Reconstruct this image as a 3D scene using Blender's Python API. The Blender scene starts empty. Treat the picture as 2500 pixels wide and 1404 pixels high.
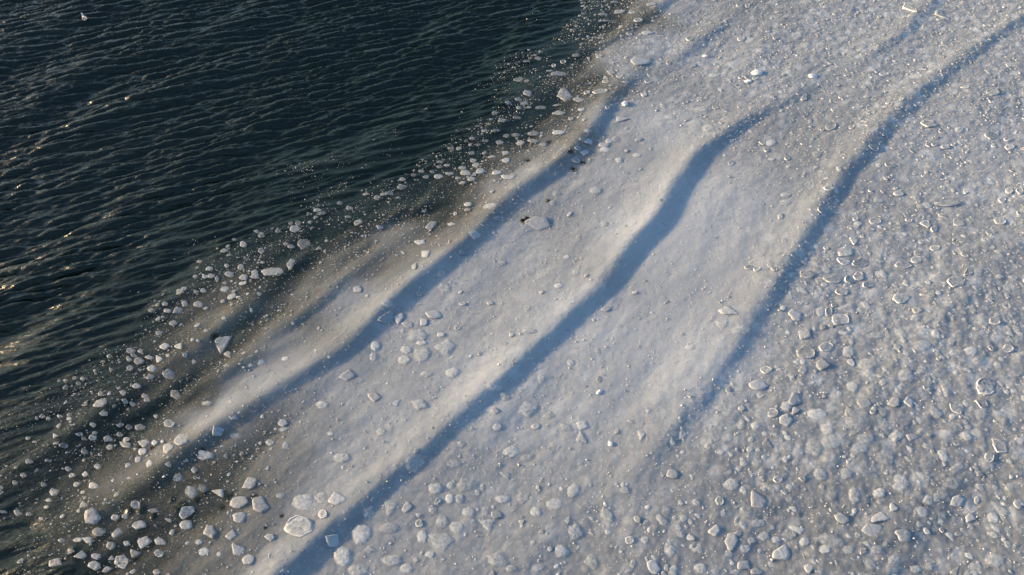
import bpy, math, random
import numpy as np
from mathutils import Vector, Matrix

C = bpy.context.scene.collection
sc = bpy.context.scene
rng = np.random.default_rng(7)
random.seed(7)

# ------------------------------------------------------------------ camera
CAM_H, PITCH, F_PX = 22.0, 50.0, 1690.0          # metres, degrees below the horizon, focal length in photo pixels
cam_d = bpy.data.cameras.new("camera")
cam = bpy.data.objects.new("camera", cam_d)
C.objects.link(cam)
cam.location = (0, 0, CAM_H)
cam.rotation_euler = (math.radians(90 - PITCH), 0, 0)
cam_d.sensor_width = 36
cam_d.lens = 36 * F_PX / 2500
cam_d.clip_end = 9000
sc.camera = cam

# ------------------------------------------------------------------ light
SUN_EL, SUN_AZ = 11.2, 171.0                      # degrees; azimuth counter-clockwise from +X
el, az = math.radians(SUN_EL), math.radians(SUN_AZ)
S = Vector((math.cos(el) * math.cos(az), math.cos(el) * math.sin(az), math.sin(el)))
world = bpy.data.worlds.new("World")
sc.world = world
world.use_nodes = True
nt = world.node_tree
sky = nt.nodes.new("ShaderNodeTexSky")
sky.sky_type = 'NISHITA'
sky.sun_disc = False
sky.sun_elevation = el
sky.sun_rotation = math.radians(90 - SUN_AZ)
sky.air_density = 1.0
sky.dust_density = 1.6
sky.ozone_density = 2.3
nt.links.new(sky.outputs[0], nt.nodes["Background"].inputs[0])
nt.nodes["Background"].inputs[1].default_value = 0.11
sun_d = bpy.data.lights.new("sun", 'SUN')
sun = bpy.data.objects.new("sun", sun_d)
C.objects.link(sun)
sun_d.energy = 5.0
sun_d.angle = math.radians(2.6)
sun_d.color = (1.0, 0.675, 0.37)
sun.rotation_euler = S.to_track_quat('Z', 'Y').to_euler()
sc.view_settings.view_transform = 'Standard'
sc.view_settings.look = 'None'
sc.view_settings.exposure = 1.30
sc.view_settings.gamma = 1.0
sc.cycles.max_bounces = 5
sc.cycles.transparent_max_bounces = 16

# ------------------------------------------------------------------ helpers
sp_, cp_ = math.sin(math.radians(PITCH)), math.cos(math.radians(PITCH))
def unproj(x, y, z=0.0):
    """photo pixel (2500 wide) -> point on the level z"""
    u = np.asarray(x, float) - 1250.0
    v = 702.0 - np.asarray(y, float)
    dy = v * sp_ + F_PX * cp_
    dz = v * cp_ - F_PX * sp_
    t = (z - CAM_H) / dz
    return u * t, dy * t
def proj(X, Y, z=0.0):
    zz = z - CAM_H
    dep = Y * cp_ - zz * sp_
    up = Y * sp_ + zz * cp_
    return 1250 + F_PX * X / dep, 702 - F_PX * up / dep

RD = math.radians(50.0)                            # direction the swell crests run in
SX, SY = math.cos(RD), math.sin(RD)                # s: along the crests, t: across, away from the sun
def st(X, Y): return X * SX + Y * SY, X * SY - Y * SX

def tile_noise(N, L, amp, seed):
    r = np.random.default_rng(seed)
    k = np.fft.fftfreq(N, L / N) * 2 * np.pi
    kx, ky = np.meshgrid(k, k)
    kk = np.hypot(kx, ky); kk[0, 0] = 1e-6
    a = amp(kx, ky, kk); a[0, 0] = 0
    spec = a * (r.standard_normal((N, N)) + 1j * r.standard_normal((N, N)))
    h = np.real(np.fft.ifft2(spec))
    sd = h.std()
    dx = np.real(np.fft.ifft2(1j * kx / kk * spec)) / sd
    dy = np.real(np.fft.ifft2(1j * ky / kk * spec)) / sd
    return (h / sd).astype(np.float32), dx.astype(np.float32), dy.astype(np.float32), L
def samp(t, X, Y, L):
    N = t.shape[0]
    a = (X / L * N) % N; b = (Y / L * N) % N
    i = np.floor(a).astype(int); j = np.floor(b).astype(int)
    fa = a - i; fb = b - j
    i %= N; j %= N; i1 = (i + 1) % N; j1 = (j + 1) % N
    return (t[j, i] * (1 - fa) * (1 - fb) + t[j, i1] * fa * (1 - fb) + t[j1, i] * (1 - fa) * fb + t[j1, i1] * fa * fb)
def sstep(a, b, x):
    u = np.clip((x - a) / (b - a), 0, 1)
    return u * u * (3 - 2 * u)

def band(lam_lo, lam_hi, p, direction=None, spread=2.0):
    """isotropic or directional band of wavelengths; crests perpendicular to direction (degrees)"""
    def f(kx, ky, kk):
        k0, k1 = 2 * np.pi / lam_hi, 2 * np.pi / lam_lo
        a = kk ** (-p) * np.exp(-(k0 / kk) ** 4) * np.exp(-(kk / k1) ** 2)
        if direction is not None:
            c = np.cos(np.arctan2(ky, kx) - math.radians(direction))
            a = a * np.abs(c) ** spread
        return a
    return f

# ------------------------------------------------------------------ the swell
# every crest: photo pixels of the crest line with height A (m), length of the shaded face W (m), length of the sunny face L (m)
RIDGES = [
    # middle swell
    [(2120,150,0.0,1.2,1.5),(1960,215,.06,1.2,1.5),(1880,250,.20,1.1,1.4),(1790,300,.30,1.1,1.3),(1718,350,.42,1.2,1.3),(1642,440,.50,1.4,1.3),
     (1566,540,.52,1.45,1.35),(1498,640,.46,1.3,1.5),(1440,705,.40,1.1,1.7),(1385,765,.35,1.0,1.8),(1315,832,.33,.95,1.8),(1220,915,.34,.9,1.8),
     (1120,1000,.33,.9,1.7),(1050,1070,.32,.9,1.6),(960,1150,.33,.9,1.4),(860,1232,.36,.95,1.2),(760,1315,.40,1.0,1.0),(680,1385,.42,1.0,1.0),(540,1510,.4,1.0,1.0)],
    # left swell
    [(1640,90,.0,1.,1.2),(1560,170,.10,1.,1.2),(1490,235,.24,1.1,1.2),(1440,300,.34,1.2,1.2),(1390,355,.44,1.4,1.3),(1335,400,.48,1.5,1.4),(1290,430,.46,1.4,1.4),
     (1240,470,.40,1.2,1.4),(1180,530,.36,1.1,1.4),(1120,590,.38,1.1,1.3),(1050,635,.42,1.2,1.2),(980,695,.44,1.2,1.2),(930,740,.43,1.2,1.2),(860,805,.42,1.2,1.2),
     (800,855,.38,1.1,1.2),(740,900,.28,1.0,1.2),(690,935,.20,1.0,1.2),(630,965,.30,1.0,1.1),(560,1010,.34,1.0,1.0),(480,1060,.34,1.0,.9),(410,1118,.33,1.0,.75),(350,1170,.30,1.0,.6),(290,1210,.26,1.0,.6),(210,1255,.16,.9,.6),(90,1330,0,.9,.7)],
    # right swell
    [(2700,-60,.24,1.2,1.6),(2500,30,.28,1.2,1.6),(2400,95,.28,1.2,1.6),(2300,160,.32,1.3,1.6),(2215,235,.34,1.3,1.6),(2155,295,.36,1.3,1.6),(2095,360,.38,1.3,1.6),(2040,430,.38,1.25,1.7),
     (1985,520,.38,1.15,1.8),(1945,590,.36,1.05,1.8),(1900,665,.34,.95,1.8),(1860,735,.25,.9,1.8),(1800,830,.20,.9,1.8),(1750,910,.18,.9,1.8),(1680,1000,.15,.95,1.8),(1600,1090,.13,1.1,1.8),(1510,1170,.06,1.2,1.8),(1380,1270,0,1.2,1.8)],
    # small crests near the upper edge
    [(2330,-60,.14,1.1,1.6),(2265,0,.22,1.1,1.6),(2225,50,.22,1.1,1.5),(2170,100,.16,1.1,1.5),(2080,150,.05,1.1,1.5),(2000,200,0,1.1,1.5)],
    [(1860,-40,0,1.,1.),(1780,40,.06,1.,1.),(1715,85,.16,1.,1.),(1670,120,.18,1.,1.),(1610,165,.08,1.,1.),(1540,210,0,1.,1.)],
    [(1720,-80,.18,1.,1.),(1630,-10,.26,1.1,1.),(1575,35,.26,1.1,1.),(1510,80,.24,1.,.9),(1440,115,.2,.9,.9),(1380,140,.12,.9,.9),(1290,180,0,.9,.9)],
    # thin-slush crests in the lower left
    [(820,560,0,1.2,1.),(735,620,.09,1.4,1.),(680,660,.15,1.6,1.),(620,715,.20,1.7,.9),(560,770,.20,1.6,.8),(500,815,.16,1.4,.8),(440,865,.12,1.2,.8),(370,920,.06,1.,.7),(280,985,0,1.,.7)],
    [(1080,480,0,1.,.8),(1010,505,.10,1.,.8),(930,535,.14,1.,.8),(860,560,.10,1.,.8),(780,600,0,1.,.8)],
    [(900,640,0,.8,.7),(840,680,.08,.8,.7),(760,740,.09,.9,.7),(680,790,.08,.9,.7),(600,850,0,.9,.7)],
    [(700,830,0,.8,.7),(620,870,.09,.9,.7),(540,900,.10,.9,.7),(470,940,.09,.9,.7),(380,990,0,.9,.7)],
    [(330,950,0,.8,.6),(270,990,.08,.9,.6),(200,1030,.09,.9,.6),(120,1090,.08,.9,.6),(30,1150,0,.9,.6)],
    # the lumpy field on the right
    [(2700,420,.05,1.6,2.),(2500,560,.10,1.6,2.),(2400,660,.12,1.6,2.),(2330,735,.10,1.6,2.),(2240,830,.04,1.6,2.),(2160,930,.04,1.6,2.),(2050,1060,.07,1.6,2.),(1900,1200,.06,1.6,2.),(1760,1330,.05,1.6,2.),(1600,1480,.03,1.6,2.)],
    [(2600,900,.10,1.6,2.),(2500,1000,.10,1.6,2.),(2380,1120,.05,1.6,2.),(2250,1230,.08,1.6,2.),(2100,1400,.08,1.6,2.),(1950,1600,.05,1.6,2.)],
]
TAB = []
for rd in RIDGES:
    a = np.array(rd, float)
    X, Y = unproj(a[:, 0], a[:, 1], a[:, 2] * 0.8)
    s, t = st(X, Y)
    o = np.argsort(s)
    s, t, a = s[o], t[o], a[o]
    g = np.arange(s[0] - 3, s[-1] + 3, 0.1)
    ker = np.exp(-0.5 * (np.arange(-30, 31) * 0.1 / 0.8) ** 2); ker /= ker.sum()
    def sm(v):
        w = np.interp(g, s, v)
        return np.convolve(np.pad(w, 30, mode='edge'), ker, mode='valid')
    TAB.append((g, sm(t), sm(a[:, 2]) * (.43 if len(TAB) < 6 else .95 if len(TAB) < 11 else .5), sm(a[:, 3]) * .72, sm(a[:, 4]) * .5))

T_SWELL = tile_noise(512, 64.0, band(2.2, 8.0, 1.5, -40, 6), 11)
T_WAVELET = tile_noise(1024, 48.0, band(0.7, 2.4, 1.6, -42, 8), 12)
T_SOFT = tile_noise(512, 64.0, band(1.2, 14.0, 1.8), 13)
T_LUMP = tile_noise(2048, 48.0, band(0.16, 0.7, 1.2, -55, .6), 14)
T_HUMP = tile_noise(1024, 56.0, band(0.45, 1.3, 1.2, -60, .5), 17)
T_GRAIN = tile_noise(2048, 40.0, band(0.07, 0.35, 0.9), 15)
T_WIND = tile_noise(2048, 52.0, band(0.09, 1.15, 1.9, -71, 16), 16)
T_FINE = tile_noise(2048, 31.0, band(0.06, 0.42, 1.3, -76, 8), 18)

def swell(X, Y):
    """height of the sea's surface without its wind ripples"""
    s, t = st(X, Y)
    h = np.zeros_like(X, dtype=np.float64)
    wob = 0.05 * samp(T_SOFT[0], X * 1.0, Y * 1.0, 64.0)
    for g, c, A, W, L in TAB:
        m = (s > g[0]) & (s < g[-1])
        if not m.any(): continue
        sv = s[m]
        d = t[m] - np.interp(sv, g, c) + wob[m]
        a = np.interp(sv, g, A); w = np.interp(sv, g, W); l = np.interp(sv, g, L)
        e = sstep(g[0], g[0] + 3, sv) * (1 - sstep(g[-1] - 3, g[-1], sv))
        left = np.exp(-(np.sqrt(d * d + .10) - .316) / l)
        right = np.where(d < w, 0.5 + 0.5 * np.cos(np.pi * np.clip(d / w, 0, 1)), 0)
        h[m] += e * a * np.where(d < 0, left, right)
    return h

# ------------------------------------------------------------------ how thick the slush lies, plus some crest light and shade (1 = opaque, 0 = open water)
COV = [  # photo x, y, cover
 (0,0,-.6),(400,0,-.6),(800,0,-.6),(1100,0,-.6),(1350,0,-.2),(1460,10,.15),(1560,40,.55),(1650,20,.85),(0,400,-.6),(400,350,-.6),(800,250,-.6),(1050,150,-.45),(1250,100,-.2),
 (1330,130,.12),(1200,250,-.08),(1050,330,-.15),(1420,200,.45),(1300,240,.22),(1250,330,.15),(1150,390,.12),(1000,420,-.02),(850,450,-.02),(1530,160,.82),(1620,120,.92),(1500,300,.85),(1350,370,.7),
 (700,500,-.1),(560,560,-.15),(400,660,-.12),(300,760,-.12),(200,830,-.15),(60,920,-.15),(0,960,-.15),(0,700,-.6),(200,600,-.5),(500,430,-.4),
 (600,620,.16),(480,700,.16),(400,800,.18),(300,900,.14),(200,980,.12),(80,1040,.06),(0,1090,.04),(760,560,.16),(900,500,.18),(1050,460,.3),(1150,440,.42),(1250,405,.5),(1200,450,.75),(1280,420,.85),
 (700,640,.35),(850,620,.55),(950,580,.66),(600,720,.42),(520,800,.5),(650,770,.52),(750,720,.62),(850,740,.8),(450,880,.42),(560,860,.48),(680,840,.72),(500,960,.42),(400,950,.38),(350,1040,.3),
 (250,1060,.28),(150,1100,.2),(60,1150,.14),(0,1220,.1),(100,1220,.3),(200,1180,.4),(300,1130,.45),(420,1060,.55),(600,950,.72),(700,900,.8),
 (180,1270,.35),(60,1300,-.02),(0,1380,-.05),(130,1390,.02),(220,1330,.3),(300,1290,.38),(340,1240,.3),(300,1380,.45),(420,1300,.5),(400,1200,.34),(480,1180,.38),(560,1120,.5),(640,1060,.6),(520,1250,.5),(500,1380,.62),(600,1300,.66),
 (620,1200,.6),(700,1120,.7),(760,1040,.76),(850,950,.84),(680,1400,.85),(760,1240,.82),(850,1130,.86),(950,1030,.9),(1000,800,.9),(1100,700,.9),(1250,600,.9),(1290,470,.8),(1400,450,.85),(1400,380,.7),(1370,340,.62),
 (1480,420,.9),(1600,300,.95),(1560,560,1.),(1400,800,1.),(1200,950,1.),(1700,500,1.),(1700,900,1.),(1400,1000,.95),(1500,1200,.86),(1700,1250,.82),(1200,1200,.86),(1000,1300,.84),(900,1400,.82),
 (480,1042,.82),(400,1098,.72),(335,1155,.62),(270,1203,.55),(190,1242,.42),(560,988,.88),(620,950,.9),(600,735,.62),(545,790,.62),(480,845,.55),(410,895,.5),(455,1110,.5),(385,1180,.34),(610,1012,.6),(655,700,.4),(600,790,.4),  # sunlit crests made more opaque, their shaded faces less: light painted into cover
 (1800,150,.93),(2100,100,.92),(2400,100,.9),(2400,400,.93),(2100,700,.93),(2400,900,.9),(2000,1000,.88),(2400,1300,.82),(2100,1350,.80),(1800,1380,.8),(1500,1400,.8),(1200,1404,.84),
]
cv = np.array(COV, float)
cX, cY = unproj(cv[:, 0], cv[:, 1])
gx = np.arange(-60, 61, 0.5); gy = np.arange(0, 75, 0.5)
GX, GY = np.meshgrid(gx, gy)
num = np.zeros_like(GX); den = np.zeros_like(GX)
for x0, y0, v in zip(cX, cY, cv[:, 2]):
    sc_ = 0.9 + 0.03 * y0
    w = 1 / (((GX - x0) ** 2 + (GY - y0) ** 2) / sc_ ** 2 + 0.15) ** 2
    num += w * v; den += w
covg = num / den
def grid_s(G, X, Y):
    a = np.clip((X - gx[0]) / 0.5, 0, len(gx) - 1.001); b = np.clip((Y - gy[0]) / 0.5, 0, len(gy) - 1.001)
    i = a.astype(int); j = b.astype(int); fa = a - i; fb = b - j
    return G[j, i] * (1 - fa) * (1 - fb) + G[j, i + 1] * fa * (1 - fb) + G[j + 1, i] * (1 - fa) * fb + G[j + 1, i + 1] * fa * fb

# small leads of open water beside floes: photo x, y, radius px
HOLES = [(1283,538,11),(1276,541,7),(1338,492,8),(1400,415,10),(1392,378,9),(1425,398,8),(1340,350,9),(1290,395,7),(446,1236,13),(432,1245,9),(622,1216,10),(528,826,11),(562,1212,8),(690,1262,6),(500,1206,9),
         (345,1246,13),(318,1250,10),(375,1262,10),(420,1222,9),(480,1222,8),(268,1330,9),(206,1234,7),(330,1365,9),(240,1300,12),(180,1345,14),(370,1330,7),(545,1240,8),(600,1225,6),(650,1290,5),
         (1190,352,9),(1240,372,7),(1085,385,7),(700,548,6),(728,590,6),(640,655,6),(870,541,5),(495,1102,6),(375,1095,6),(310,1060,9),(290,1075,8),(345,1090,7),(310,870,9),(330,880,8),(355,872,7),(240,975,7),(410,905,5)]
hv = np.array(HOLES, float); hX, hY = unproj(hv[:, 0], hv[:, 1]); hD = np.hypot(hX, np.hypot(hY, CAM_H)); hR = hv[:, 2] * hD / F_PX * .8

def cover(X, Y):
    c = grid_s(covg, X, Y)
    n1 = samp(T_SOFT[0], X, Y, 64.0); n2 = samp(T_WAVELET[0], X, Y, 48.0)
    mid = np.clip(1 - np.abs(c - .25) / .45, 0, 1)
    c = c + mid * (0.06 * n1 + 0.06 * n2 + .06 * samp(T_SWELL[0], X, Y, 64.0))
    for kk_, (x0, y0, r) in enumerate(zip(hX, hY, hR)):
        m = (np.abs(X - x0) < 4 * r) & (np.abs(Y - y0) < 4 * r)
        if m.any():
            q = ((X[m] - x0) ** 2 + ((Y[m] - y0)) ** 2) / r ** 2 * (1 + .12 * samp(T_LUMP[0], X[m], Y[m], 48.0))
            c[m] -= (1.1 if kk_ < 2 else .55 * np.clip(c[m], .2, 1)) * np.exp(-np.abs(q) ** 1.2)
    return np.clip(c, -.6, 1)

# how lumpy the slush is (embedded ice lumps): photo x, y, amount
LUMPY = [(1650,600,.0),(1750,700,.0),(1650,850,.05),(1500,950,.15),(1600,420,.1),(1350,700,.25),(1200,700,.2),(1450,480,.2),(1850,500,.2),(1800,300,.45),(1700,150,.6),(2000,100,.8),(2300,60,.9),(2480,200,.8),(2200,200,.8),
          (2000,250,.65),(2000,400,.35),(2300,350,.6),(2150,550,.65),(2450,500,.7),(2300,700,.75),(2000,700,.7),(1800,800,.25),(2400,900,.85),(2000,950,.85),(1850,1100,.8),(2200,1100,.9),(2450,1200,.9),(2000,1300,.9),(1700,1300,.55),
          (1500,1350,.5),(1600,1150,.3),(1300,1200,.35),(1100,1300,.4),(1300,1050,.25),(1000,900,.15),(800,1000,.15),(900,1200,.25),(600,900,.05),(400,1000,.05),(600,1300,.3),(500,700,.0),(1000,550,.05),(1400,250,.3),(1550,60,.4),(1300,400,.3)]
lv = np.array(LUMPY, float); lX, lY = unproj(lv[:, 0], lv[:, 1])
num = np.zeros_like(GX); den = np.zeros_like(GX)
for x0, y0, v in zip(lX, lY, lv[:, 2]):
    w = 1 / (((GX - x0) ** 2 + (GY - y0) ** 2) + 2.0) ** 2
    num += w * v; den += w
lumpg = num / den

# ------------------------------------------------------------------ the grid both sheets share
def rows():
    ys = [4.0]
    while ys[-1] < 54: ys.append(ys[-1] + 0.022 + 0.0014 * (ys[-1] - 4))
    d = 0.12
    while ys[-1] < 4500: d *= 1.12; ys.append(ys[-1] + d)
    lo = [4.0]; d = 0.06
    while lo[-1] > -400: d *= 1.15; lo.append(lo[-1] - d)
    return np.array(lo[:0:-1] + ys)
def cols(n):
    u = list(np.linspace(-1, 1, n)); d = u[1] - u[0]
    out = []
    v = 1.0
    while v < 120: d *= 1.13; v += d; out.append(v)
    return np.array([-q for q in out[::-1]] + u + out)
ys = rows(); us = cols(1350)
dep = np.clip(ys, 2, 60) * cp_ + CAM_H * sp_
hw = dep * 0.74 * 1.12 + 1.5
U, Yg = np.meshgrid(us, ys)
Xg = U * hw[:, None]
NR, NC = Xg.shape
near = (np.abs(U) <= 1.6) & (Yg > 2) & (Yg < 62)
H = np.zeros_like(Xg)
H[near] = swell(Xg[near], Yg[near])
cov = np.full_like(Xg, 0.0)
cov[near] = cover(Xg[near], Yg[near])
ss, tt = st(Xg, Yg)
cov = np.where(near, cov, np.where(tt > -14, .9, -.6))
lump = grid_s(lumpg, Xg, Yg)
damp = sstep(-.05, .5, cov)
H += 0.05 * samp(T_SWELL[0], Xg, Yg, 64.0) * (1 - .7 * damp) * near
open_swell = 1 - damp
H += 0.07 * np.sin(2 * np.pi * (tt + 1.2 * samp(T_SOFT[0], Xg * .4, Yg * .4, 64.0) + 16.3) / 6.4) * open_swell * near

def sheet(name, mask, Z, mat, attrs, dX=None, dY=None):
    idx = np.arange(NR * NC).reshape(NR, NC)
    q = np.stack([idx[:-1, :-1], idx[:-1, 1:], idx[1:, 1:], idx[1:, :-1]], -1)
    keep = mask[:-1, :-1] | mask[:-1, 1:] | mask[1:, 1:] | mask[1:, :-1]
    q = q[keep]
    used = np.zeros(NR * NC, bool); used[q.ravel()] = True
    remap = np.cumsum(used) - 1
    q = remap[q]
    X = Xg if dX is None else Xg + dX
    Y = Yg if dY is None else Yg + dY
    P = np.stack([X.ravel()[used], Y.ravel()[used], Z.ravel()[used]], -1).astype(np.float32)
    me = bpy.data.meshes.new(name)
    me.vertices.add(len(P)); me.vertices.foreach_set("co", P.ravel())
    me.loops.add(q.size); me.loops.foreach_set("vertex_index", q.ravel().astype(np.int32))
    me.polygons.add(len(q)); me.polygons.foreach_set("loop_start", np.arange(0, q.size, 4, dtype=np.int32))
    me.polygons.foreach_set("use_smooth", np.ones(len(q), bool))
    for an, av in attrs.items():
        at = me.attributes.new(an, 'FLOAT', 'POINT')
        at.data.foreach_set("value", av.ravel()[used].astype(np.float32))
    me.update()
    me.materials.append(mat)
    o = bpy.data.objects.new(name, me)
    C.objects.link(o)
    return o

# ------------------------------------------------------------------ materials
def new_mat(name):
    m = bpy.data.materials.new(name); m.use_nodes = True
    n = m.node_tree.nodes; l = m.node_tree.links
    return m, n, l, n["Principled BSDF"], n["Material Output"]
def node(n, t, **k):
    x = n.new(t)
    for a, b in k.items(): setattr(x, a, b)
    return x
def math_n(n, l, op, a, b=None, clamp=False):
    x = n.new("ShaderNodeMath"); x.operation = op; x.use_clamp = clamp
    for i, v in enumerate((a, b)):
        if v is None: continue
        if isinstance(v, (int, float)): x.inputs[i].default_value = v
        else: l.new(v, x.inputs[i])
    return x.outputs[0]
def mix_c(n, l, f, a, b):
    x = n.new("ShaderNodeMix"); x.data_type = 'RGBA'
    for i, v in ((0, f), (6, a), (7, b)):
        if isinstance(v, (int, float)): x.inputs[i].default_value = v
        elif isinstance(v, tuple): x.inputs[i].default_value = v + (1,)
        else: l.new(v, x.inputs[i])
    return x.outputs[2]
def noise(n, l, vec, scale, detail=3, rough=.6):
    x = n.new("ShaderNodeTexNoise"); x.inputs['Scale'].default_value = scale
    x.inputs['Detail'].default_value = detail; x.inputs['Roughness'].default_value = rough
    l.new(vec, x.inputs['Vector']); return x.outputs[0]
def obj_vec(n, l, scale=(1, 1, 1), rot=0.0):
    g = n.new("ShaderNodeNewGeometry"); mp = n.new("ShaderNodeMapping"); mp.vector_type = 'TEXTURE'
    l.new(g.outputs['Position'], mp.inputs['Vector'])
    mp.inputs['Scale'].default_value = scale; mp.inputs['Rotation'].default_value = (0, 0, rot)
    return mp.outputs[0]
def attr(n, name):
    a = n.new("ShaderNodeAttribute"); a.attribute_name = name; return a.outputs['Fac']

# water
M_WATER, n, l, b, out = new_mat("dark sea water")
b.inputs['Base Color'].default_value = (0.004, 0.013, 0.006, 1)
b.inputs['Roughness'].default_value = 0.27
b.inputs['Specular IOR Level'].default_value = 0.95
b.inputs['IOR'].default_value = 1.333
v = obj_vec(n, l, (3.2, 1, 1), math.radians(17))
h1 = noise(n, l, v, 11.0, 4, .6)
bp = node(n, "ShaderNodeBump"); bp.inputs['Strength'].default_value = 0.75; bp.inputs['Distance'].default_value = 0.05
l.new(h1, bp.inputs['Height']); l.new(bp.outputs[0], b.inputs['Normal'])

# slush
M_SLUSH, n, l, b, out = new_mat("grey slush of grease ice")
cova, lumpa = attr(n, "cover"), attr(n, "lumpy")
v = obj_vec(n, l, (1.35, 1, 1), RD)
n_fine = noise(n, l, v, 16.0, 5, .7)
n_mid = noise(n, l, v, 2.6, 4, .6)
vd = node(n, "ShaderNodeVectorMath", operation='ADD')
nv = node(n, "ShaderNodeTexNoise"); nv.inputs['Scale'].default_value = 3.5; nv.inputs['Detail'].default_value = 2; l.new(v, nv.inputs['Vector'])
vs = node(n, "ShaderNodeVectorMath", operation='SCALE'); l.new(nv.outputs['Color'], vs.inputs[0]); vs.inputs['Scale'].default_value = 0.22
l.new(v, vd.inputs[0]); l.new(vs.outputs[0], vd.inputs[1])
vor = node(n, "ShaderNodeTexVoronoi"); vor.feature = 'F1'; vor.inputs['Scale'].default_value = 1.7; vor.inputs['Randomness'].default_value = 1.0
l.new(vd.outputs[0], vor.inputs['Vector'])
vor2 = node(n, "ShaderNodeTexVoronoi"); vor2.feature = 'F1'; vor2.inputs['Scale'].default_value = 6.5; l.new(vd.outputs[0], vor2.inputs['Vector'])
sep = node(n, "ShaderNodeSeparateColor"); l.new(vor.outputs['Color'], sep.inputs[0])
core = node(n, "ShaderNodeMapRange"); core.interpolation_type = 'SMOOTHSTEP'
l.new(vor.outputs['Distance'], core.inputs[0]); core.inputs[1].default_value = .62; core.inputs[2].default_value = .15; core.inputs[3].default_value = 0; core.inputs[4].default_value = 1
core2 = node(n, "ShaderNodeMapRange"); core2.interpolation_type = 'SMOOTHSTEP'
l.new(vor2.outputs['Distance'], core2.inputs[0]); core2.inputs[1].default_value = .6; core2.inputs[2].default_value = .15
pick = math_n(n, l, 'MULTIPLY', core.outputs[0], sep.outputs[0])
lum = math_n(n, l, 'ADD', math_n(n, l, 'MULTIPLY', pick, .65), math_n(n, l, 'MULTIPLY', core2.outputs[0], .35))
lum = math_n(n, l, 'MULTIPLY', lum, lumpa)
tone = math_n(n, l, 'ADD', math_n(n, l, 'MULTIPLY', n_mid, .30), math_n(n, l, 'MULTIPLY', n_fine, .34))
tone = math_n(n, l, 'ADD', tone, math_n(n, l, 'MULTIPLY', lum, 1.25))
tone = math_n(n, l, 'SUBTRACT', tone, math_n(n, l, 'MULTIPLY', lumpa, .42), True)
col = mix_c(n, l, tone, (0.30, 0.345, 0.385), (0.675, 0.75, 0.81))
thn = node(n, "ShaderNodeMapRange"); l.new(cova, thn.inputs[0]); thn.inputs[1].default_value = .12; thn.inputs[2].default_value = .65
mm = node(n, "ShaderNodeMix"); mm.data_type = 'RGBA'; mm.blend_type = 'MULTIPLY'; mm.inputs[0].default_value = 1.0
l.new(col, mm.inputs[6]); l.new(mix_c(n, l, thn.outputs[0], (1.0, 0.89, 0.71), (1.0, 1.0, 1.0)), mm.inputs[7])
l.new(mm.outputs[2], b.inputs['Base Color'])
b.inputs['Roughness'].default_value = 0.33
b.inputs['Subsurface Weight'].default_value = 0.8
b.inputs['Subsurface Radius'].default_value = (0.7, 0.9, 1.0)
b.inputs['Subsurface Scale'].default_value = 0.6
b.inputs['IOR'].default_value = 1.31
hh = math_n(n, l, 'ADD', math_n(n, l, 'MULTIPLY', n_fine, 1.0), math_n(n, l, 'MULTIPLY', lum, .9))
bp = node(n, "ShaderNodeBump"); bp.inputs['Strength'].default_value = 0.22; bp.inputs['Distance'].default_value = 0.03
l.new(hh, bp.inputs['Height']); l.new(bp.outputs[0], b.inputs['Normal'])
tr = node(n, "ShaderNodeBsdfTransparent")
# thin slush is see-through and grainy
fa = math_n(n, l, 'ADD', cova, math_n(n, l, 'MULTIPLY', math_n(n, l, 'SUBTRACT', n_fine, .5), math_n(n, l, 'MULTIPLY', math_n(n, l, 'SUBTRACT', 1.1, cova), .35)), True)
ms = node(n, "ShaderNodeMixShader"); l.new(fa, ms.inputs[0]); l.new(tr.outputs[0], ms.inputs[1]); l.new(b.outputs[0], ms.inputs[2])
l.new(ms.outputs[0], out.inputs['Surface'])

def ice_mat(name, c0, c1, rough, bump=.5, soft=0.0, spec=.5):
    m, n, l, b, out = new_mat(name)
    v = obj_vec(n, l)
    q = noise(n, l, v, 9.0, 6, .72)
    q3 = noise(n, l, v, 22.0, 4, .7)
    tn = attr(n, "tone")
    f = math_n(n, l, 'ADD', math_n(n, l, 'SUBTRACT', math_n(n, l, 'ADD', math_n(n, l, 'MULTIPLY', q, 1.3), math_n(n, l, 'MULTIPLY', q3, .7)), .6), tn, True)
    l.new(mix_c(n, l, f, c0, c1), b.inputs['Base Color'])
    b.inputs['Roughness'].default_value = rough; b.inputs['IOR'].default_value = 1.31
    b.inputs['Specular IOR Level'].default_value = spec
    bp = node(n, "ShaderNodeBump"); bp.inputs['Strength'].default_value = bump; bp.inputs['Distance'].default_value = 0.03
    l.new(q, bp.inputs['Height']); l.new(bp.outputs[0], b.inputs['Normal'])
    tr = node(n, "ShaderNodeBsdfTransparent")
    sa = attr(n, "solid")
    al = math_n(n, l, 'ADD', sa, math_n(n, l, 'MULTIPLY', math_n(n, l, 'SUBTRACT', q, .5), math_n(n, l, 'MULTIPLY', math_n(n, l, 'MULTIPLY', sa, math_n(n, l, 'SUBTRACT', 1.0, sa)), 6.0)), True)
    ms = node(n, "ShaderNodeMixShader"); l.new(al, ms.inputs[0]); l.new(tr.outputs[0], ms.inputs[1]); l.new(b.outputs[0], ms.inputs[2])
    l.new(ms.outputs[0], out.inputs['Surface'])
    return m
M_CRISP = ice_mat("bright solid ice", (0.24, 0.275, 0.31), (0.51, 0.57, 0.62), .32, .8)
M_SUNK = ice_mat("pale sunken ice", (0.36, 0.42, 0.46), (0.70, 0.77, 0.81), .4, .6)
M_PAN = ice_mat("glassy grey ice", (0.30, 0.36, 0.40), (0.64, 0.71, 0.75), .3, .8)
M_RIM = ice_mat("frosted rim ice", (0.46, 0.49, 0.51), (0.74, 0.76, 0.78), .3, .4)
M_LUMP = ice_mat("white lump ice", (0.78, 0.8, 0.82), (0.9, 0.91, 0.92), .3, .6)

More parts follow.
